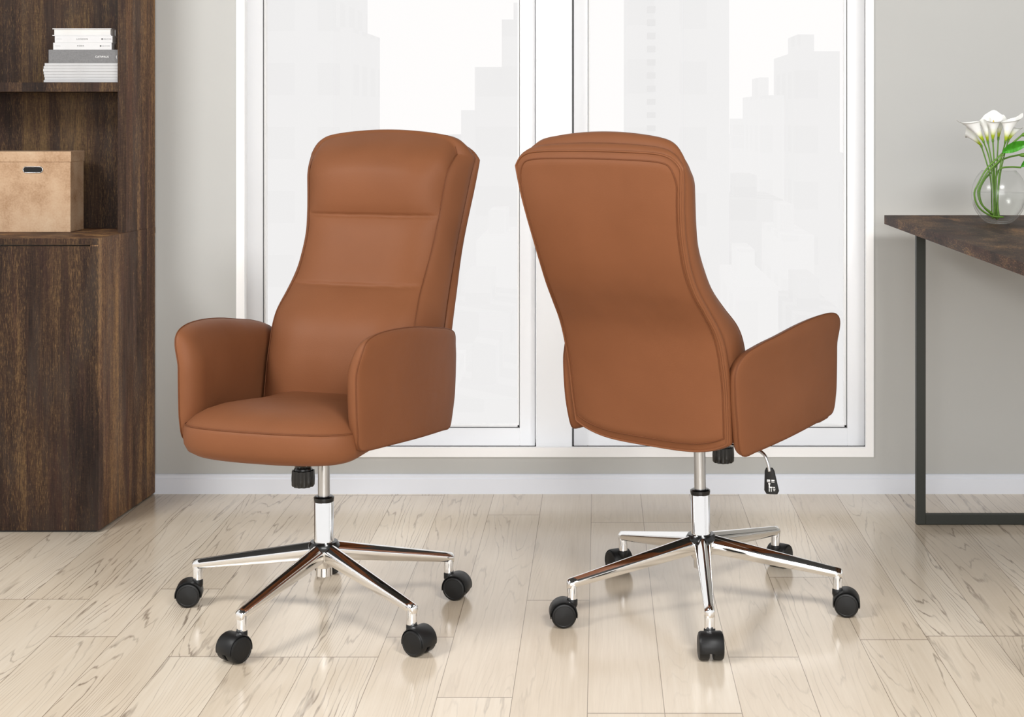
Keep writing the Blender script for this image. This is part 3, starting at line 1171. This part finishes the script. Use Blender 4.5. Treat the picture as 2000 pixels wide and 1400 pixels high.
def leg_bm(p0, p1):
    """tapering leg: narrow rounded ridge on wider flanks"""
    p0, p1 = Vector(p0), Vector(p1)
    d = (p1 - p0)
    d.z = 0
    L = d.length
    d.normalize()
    sd = Vector((-d.y, d.x, 0))
    rows = []
    for t in (0.0, 0.04, 0.12, 0.25, 0.4, 0.6, 0.8, 0.93, 0.985, 1.0):
        w = 0.0185 * (1 - t) + 0.0108 * t
        zt = 0.170 * (1 - t) + 0.106 * t
        zb0 = 0.129 * (1 - t) + 0.085 * t
        if t > 0.99:
            w *= 0.55
            zt -= 0.004
        c = p0 + (p1 - p0) * t
        c.z = 0
        c = c + d * 0.012 * t
        row = []
        # rounded crest, sloping shoulders, then steep flanks to a narrow foot
        half = [(0.0, 0.0), (0.14, -0.015), (0.26, -0.075), (0.50, -0.28), (0.78, -0.56), (0.93, -0.74), (0.985, -0.84), (1.0, -0.94)]
        h = zt - zb0
        half += [(0.99, -0.94 - (h / w - 0.94) * 0.35), (0.86, -h / w * 0.97), (0.80, -h / w)]
        for x, z in half[1:]:
            row.append(c + sd * (w * x) + Vector((0, 0, zt + w * z)))
        for x, z in half[::-1][:-1]:
            row.append(c - sd * (w * x) + Vector((0, 0, zt + w * z)))
        row.append(c + Vector((0, 0, zt)))
        rows.append(row)
    bm = bmesh.new()
    vv = add_grid(bm, rows, close_u=True)
    bm.faces.new(vv[0][::-1])
    bm.faces.new(vv[-1])
    return bm


WRAD, TRAIL = 0.0285, 0.020


def make_caster(root, sp, trail):
    """hood is the part, its wheels and stem are sub-parts; sp is the stem position, trail the direction to the wheels"""
    tr = Vector((trail[0], trail[1], 0)).normalized()
    ang = math.atan2(tr.y, tr.x)
    bm = bmesh.new()                              # built with the trail along +x, axle along y
    ro, ri = WRAD + 0.0028, WRAD + 0.0006
    rows = []
    for i in range(25):
        a = math.radians(-12 + 204 * i / 24)
        ca, sa = math.cos(a), math.sin(a)
        pr = [(ri, -0.0235), (ro - 0.002, -0.0245), (ro, -0.0215), (ro, 0.0215), (ro - 0.002, 0.0245), (ri, 0.0235), (ri, 0.004), (0.010, 0.004), (0.010, -0.004), (ri, -0.004)]
        rows.append([Vector((TRAIL + r * ca, yy, WRAD + r * sa)) for r, yy in pr])
    vv = add_grid(bm, rows, close_u=True)
    bm.faces.new(vv[0][::-1])
    bm.faces.new(vv[-1])
    add_lathe(bm, [(0.0105, 0.042), (0.0125, 0.047), (0.0125, 0.058), (0.0105, 0.061)], 24)
    h = obj('caster', bm, M['black'], root, 40, loc=(sp[0], sp[1], 0), rot=(0, 0, ang))
    for sgn in (-1, 1):
        w = bmesh.new()
        pf = [(0.004, 0.0045), (WRAD - 0.002, 0.0045), (WRAD, 0.0065), (WRAD, 0.0225), (WRAD - 0.0022, 0.0258), (WRAD - 0.0055, 0.0268), (WRAD - 0.0065, 0.0262), (0.006, 0.0285), (0.0005, 0.0287)]
        add_lathe(w, [(r, sgn * yy) for r, yy in pf], 40, origin=(TRAIL, 0, WRAD), axis=None, cap=False)
        # turn from z-axis to y-axis about the axle
        mt = Matrix.Translation((TRAIL, 0, WRAD)) @ Matrix.Rotation(PI / 2, 4, 'X') @ Matrix.Translation((-TRAIL, 0, -WRAD))
        w.transform(mt)
        obj('wheel', w, M['black'], h, 35)
    st = add_lathe(bmesh.new(), [(0.0085, 0.058), (0.0112, 0.0605), (0.0112, 0.090), (0.009, 0.098)], 24)
    obj('stem', st, M['chrome'], h, 40)
    return h


MESH = {}


def shared(key, fn, mat, parent, name, smooth=True):
    if key not in MESH:
        o = obj(name, fn(), mat, parent, smooth)
        MESH[key] = o.data
        return o
    return link(name, MESH[key], mat, parent)


def arm_piping(s):
    return ring_tube(arm_ring(0.0, 0.001, s), 0.0016)


def knob_bm():
    bm = bmesh.new()
    n = 48
    rows = []
    for r, z, fl in ((0.0225, 0.322, 1), (0.0245, 0.325, 1), (0.0250, 0.340, 1), (0.0240, 0.358, 1), (0.0205, 0.359, 0)):
        rows.append([Vector(((r + (0.0011 if (k % 4) < 2 else -0.0011) * fl) * math.cos(2 * PI * k / n), (r + (0.0011 if (k % 4) < 2 else -0.0011) * fl) * math.sin(2 * PI * k / n), z)) for k in range(n)])
    for i in range(9):
        z = 0.360 + i * 0.005
        rows.append([Vector(((0.0205 - 0.0022 * (i % 2)) * math.cos(2 * PI * k / n), (0.0205 - 0.0022 * (i % 2)) * math.sin(2 * PI * k / n), z)) for k in range(n)])
    vv = add_grid(bm, rows, close_u=True)
    bm.faces.new(vv[0][::-1])
    bm.faces.new(vv[-1])
    return bm


def side_seams():
    bm = bmesh.new()
    for sg in (-1, 1):
        pts = [front_pt(sg, t) + Vector((0.0012 * sg, 0.0004, 0)) for t in T_[2::2]]
        pts += [front_pt(sg * S_[-2 - k], 1) + Vector((0, 0, 0.001)) for k in range(5)]
        pts = [p for i, p in enumerate(pts) if i == 0 or (p - pts[i - 1]).length > 0.0008]
        add_tube(bm, pts, 0.0013, 8)
    return bm


def office_chair(label, pos, rz, base_xy, stems, trails, lever):
    root = thing('office_chair', label, 'office chair', (pos[0], pos[1], 0), rz, 'tan swivel office chairs')
    inv = Matrix.Rotation(-rz, 4, 'Z')

    def loc(wx, wy):
        return inv @ Vector((wx - pos[0], wy - pos[1], 0))
    L = M['leather']
    se = shared('seat', seat_bm, L, root, 'seat')
    shared('seatp', lambda: ring_tube(seat_ring(0.0045, 0.4852), 0.0019), M['seam'], se, 'piping')
    bc = shared('cushion', back_cushion_bm, L, root, 'back_cushion')
    shared('cushp', lambda: side_seams(), M['seam'], bc, 'piping')
    bs = shared('shell', back_shell_bm, L, root, 'backrest')
    shared('shellp', lambda: ring_tube(band(1.0, 0.001), 0.0024), L, bs, 'piping')
    shared('shellq', lambda: ring_tube([q + Vector((0, 0.0, 0)) for q in [rear_pt(s * 0.966, t) for s, t in inner_loop()]], 0.0017), M['seam'], bs, 'stitched_seam')
    for sg in (1, -1):
        ar = shared('arm%d' % sg, lambda: arm_bm(sg), L, root, 'armrest')
        shared('armp%d' % sg, lambda: arm_piping(sg), M['seam'], ar, 'piping')
    # mechanism under the seat
    def under():
        bm = bmesh.new()
        a, b = seat_ring(0.085, 0.4095, -0.045), seat_ring(0.08, 0.4135, -0.045)
        vv = add_grid(bm, [a, b], close_u=True)
        bm.faces.new(vv[0][::-1])
        bm.faces.new(vv[1])
        return bm
    shared('under', under, M['black'], root, 'seat_underside', False)
    bm = add_box(bmesh.new(), -0.09, 0.09, -0.09, 0.15, 0.392, 0.425, 0.006)
    obj('tilt_mechanism', bm, M['black'], root)
    obj('tension_knob', knob_bm(), M['black_gloss'], root, 30, loc=(0, 0.10, 0))
    bl = loc(*base_xy)
    ax = Vector((-bl.x, -bl.y, 0.30)).normalized()          # the column leans a touch

    def col(prof, name, mat, seg=40):
        o = Vector((bl.x, bl.y, 0.09)) 
        obj(name, add_lathe(bmesh.new(), [(r, z - 0.09) for r, z in prof], seg, origin=o, axis=ax), mat, root, 35)
    col([(0.018, .262), (0.0225, .264), (0.0235, .270), (0.0235, .274), (0.020, .2765), (0.016, .277)], 'column_collar', M['black_gloss'])
    col([(0.0138, .268), (0.0138, .385)], 'gas_lift', M['steel'])
    col([(0.019, .372), (0.021, .374), (0.021, .40)], 'lift_socket', M['black'])
    col([(0.0235, .160), (0.0235, .176), (0.0222, .180), (0.0222, .263), (0.0215, .265)], 'column_sleeve', M['chrome'])
    col([(0.030, .150), (0.036, .158), (0.036, .164), (0.031, .172), (0.0245, .1725)], 'hub_ring', M['black_gloss'])
    col([(0.014, .091), (0.0185, .093), (0.0185, .112), (0.0195, .113), (0.026, .122), (0.033, .140), (0.033, .158), (0.030, .160)], 'hub', M['chrome'])
    for k, (s, tr) in enumerate(zip(stems, trails)):
        e1 = loc(*s)
        d = (e1 - bl).normalized()
        lg = obj('leg', leg_bm(bl + d * 0.026, e1), M['chrome'], root, 50)
        tv = Matrix.Rotation(-rz, 4, 'Z') @ Vector((tr[0], tr[1], 0))
        make_caster(root, e1, tv)
    if lever:
        pts = spline([(0.06, 0.0, 0.392), (0.150, 0.0, 0.390), (0.178, 0.0, 0.384), (0.190, 0.0, 0.366), (0.1955, 0.0, 0.345)], 8)
        lv = obj('lever', add_tube(bmesh.new(), pts, 0.0038, 10), M['steel'], root, True)
        # paddle shaped grip
        rows = []
        for t in range(9):
            u = t / 8
            z = 0.352 - 0.058 * u
            w = 0.0105 + 0.0075 * u
            if t == 0:
                w *= 0.75
            if t == 8:
                w *= 0.72
            x = 0.1945 + 0.006 * u
            th = 0.006
            rows.append([Vector((x + w * math.cos(a) * 1.0, 0.006 + th * math.copysign(abs(math.sin(a)) ** 0.5, math.sin(a)), z)) for a in [2 * PI * k / 20 for k in range(20)]])
        bm = bmesh.new()
        vv = add_grid(bm, rows, close_u=True)
        bm.faces.new(vv[0][::-1])
        bm.faces.new(vv[-1])
        bm.transform(Matrix.Translation((0.197, 0.0, 0)) @ Matrix.Rotation(math.radians(25), 4, 'Z') @ Matrix.Translation((-0.197, 0.0, 0)))
        gr = obj('lever_grip', bm, M['black'], lv, 40)
        # white printed marks: arrows over a little seated chair
        pb = bmesh.new()
        marks = [(-0.0085, -0.0015, 0.0230, 0.0260), (0.0015, 0.0085, 0.0230, 0.0260), (-0.0085, -0.0015, 0.0205, 0.0215), (0.0015, 0.0085, 0.0205, 0.0215), (-0.0045, -0.002, 0.009, 0.0185), (-0.0045, 0.003, 0.0075, 0.0100), (-0.004, -0.0025, -0.001, 0.0065),
                 (0.0005, 0.002, -0.001, 0.0065), (-0.0055, -0.001, 0.0155, 0.0180), (0.004, 0.010, 0.0085, 0.0098), (0.005, 0.0105, 0.0045, 0.0058), (0.006, 0.010, 0.001, 0.0022)]
        for a, b_, c, d_ in marks:
            add_box(pb, 0.1985 + a, 0.1985 + b_, -0.0008, 0.0, 0.301 + c, 0.301 + d_)
        pb.transform(Matrix.Translation((0.197, 0.0, 0)) @ Matrix.Rotation(math.radians(25), 4, 'Z') @ Matrix.Translation((-0.197, 0.0, 0)))
        obj('printed_marks', pb, M['print'], lv)
    return root


def inner_loop():
    lo, hi, r, rs = 0.026, 0.976, 0.060, 0.13
    n = 70
    o = [(-1, lo + (hi - r - lo) * i / n) for i in range(n)]
    o += [(-1 + rs * (1 - math.cos(PI / 2 * i / 10)), hi - r + r * math.sin(PI / 2 * i / 10)) for i in range(10)]
    o += [(-1 + rs + (2 - 2 * rs) * i / 40, hi) for i in range(40)]
    o += [(1 - rs * (1 - math.sin(PI / 2 * i / 10)), hi - r + r * math.cos(PI / 2 * i / 10)) for i in range(10)]
    o += [(1, hi - r - (hi - r - lo) * i / n) for i in range(n)]
    o += [(1 - 2 * i / 40, lo) for i in range(40)]
    return o


def ground(u, v, z=0.085):
    y = FPX * (CAM_H - z) / (v - PV)
    return Vector((X(u, y), y))


A1, A2 = math.radians(17.12), math.radians(39.0)


def stems_for(obs, base, ks, t, R):
    out = []
    for (u, v), k in zip(obs, ks):
        a = math.radians(k) + t
        ideal = Vector((base[0] + R * math.cos(a), base[1] + R * math.sin(a)))
        out.append(tuple(ideal.lerp(ground(u, v), 0.8)))
    return out


B1, B2 = (-0.636, 3.553), (0.2415, 3.617)
s1 = stems_for([(388, 1108), (475, 1208), (805, 1198), (876, 1098)], B1, [162, 234, 306, 18], 0.177, 0.316)
s1.append((B1[0] + 0.316 * math.cos(PI / 2 + 0.177), B1[1] + 0.316 * math.sin(PI / 2 + 0.177)))
t1 = [(-1, -0.15), (-0.62, -0.78), (0.85, -0.55), (1, -0.25), (0.3, 1)]
s2 = stems_for([(1217, 1055), (1517, 1042), (1117, 1150), (1386, 1205), (1637, 1125)], B2, [126, 54, 198, 270, 342], -0.015, 0.316)
t2 = [(-0.5, 0.85), (0.55, 0.8), (-1, -0.1), (0.05, -1), (1, -0.15)]
office_chair('tan leather swivel office chair facing the room, seat and front of the back showing', (-0.636, 3.550), PI - A1, B1, s1, t1, False)
office_chair('tan leather swivel office chair turned away, showing its plain back and a black lever', (0.236, 3.618), -A2, B2, s2, t2, True)

# ------------------------------------------------------------------ light
w = bpy.data.worlds.new('hazy_sky')
scene.world = w
w.use_nodes = True
nt = w.node_tree
bg = nt.nodes['Background']
bg.inputs[0].default_value = (1.0, 0.985, 0.975, 1)
bg.inputs[1].default_value = 1.0


def area(name, loc, target, size, power, color=(1, 1, 1), size_y=None):
    ld = bpy.data.lights.new(name, 'AREA')
    ld.shape = 'RECTANGLE'
    ld.size = size
    ld.size_y = size_y or size
    ld.energy = power
    ld.color = color
    o = bpy.data.objects.new(name, ld)
    COL.objects.link(o)
    o.location = loc
    o.rotation_euler = (Vector(target) - Vector(loc)).to_track_quat('-Z', 'Y').to_euler()
    return o


area('front_fill', (0.2, -1.5, 1.75), (-0.1, 4.2, 0.6), 3.2, 120, (1, 1, 1), 1.2)  # unseen fill lamp added behind the camera to brighten wall and frames
area('overhead_fill', (-2.2, 2.3, 2.7), (-0.4, 3.5, 0.3), 1.0, 104, (1, 0.995, 0.985))  # unseen fill lamp added overhead to brighten floor and chair tops
area('overhead_fill', (1.05, 1.0, 2.7), (0.6, 3.4, 0.0), 0.9, 125, (1, 0.995, 0.985))  # second added overhead fill, unseen, placed to keep desk shadow off the floor

scene.view_settings.view_transform = 'Standard'
scene.view_settings.look = 'None'
scene.view_settings.exposure = 0.0
scene.cycles.max_bounces = 10
scene.cycles.transparent_max_bounces = 16
scene.cycles.caustics_reflective = False
scene.cycles.caustics_refractive = False
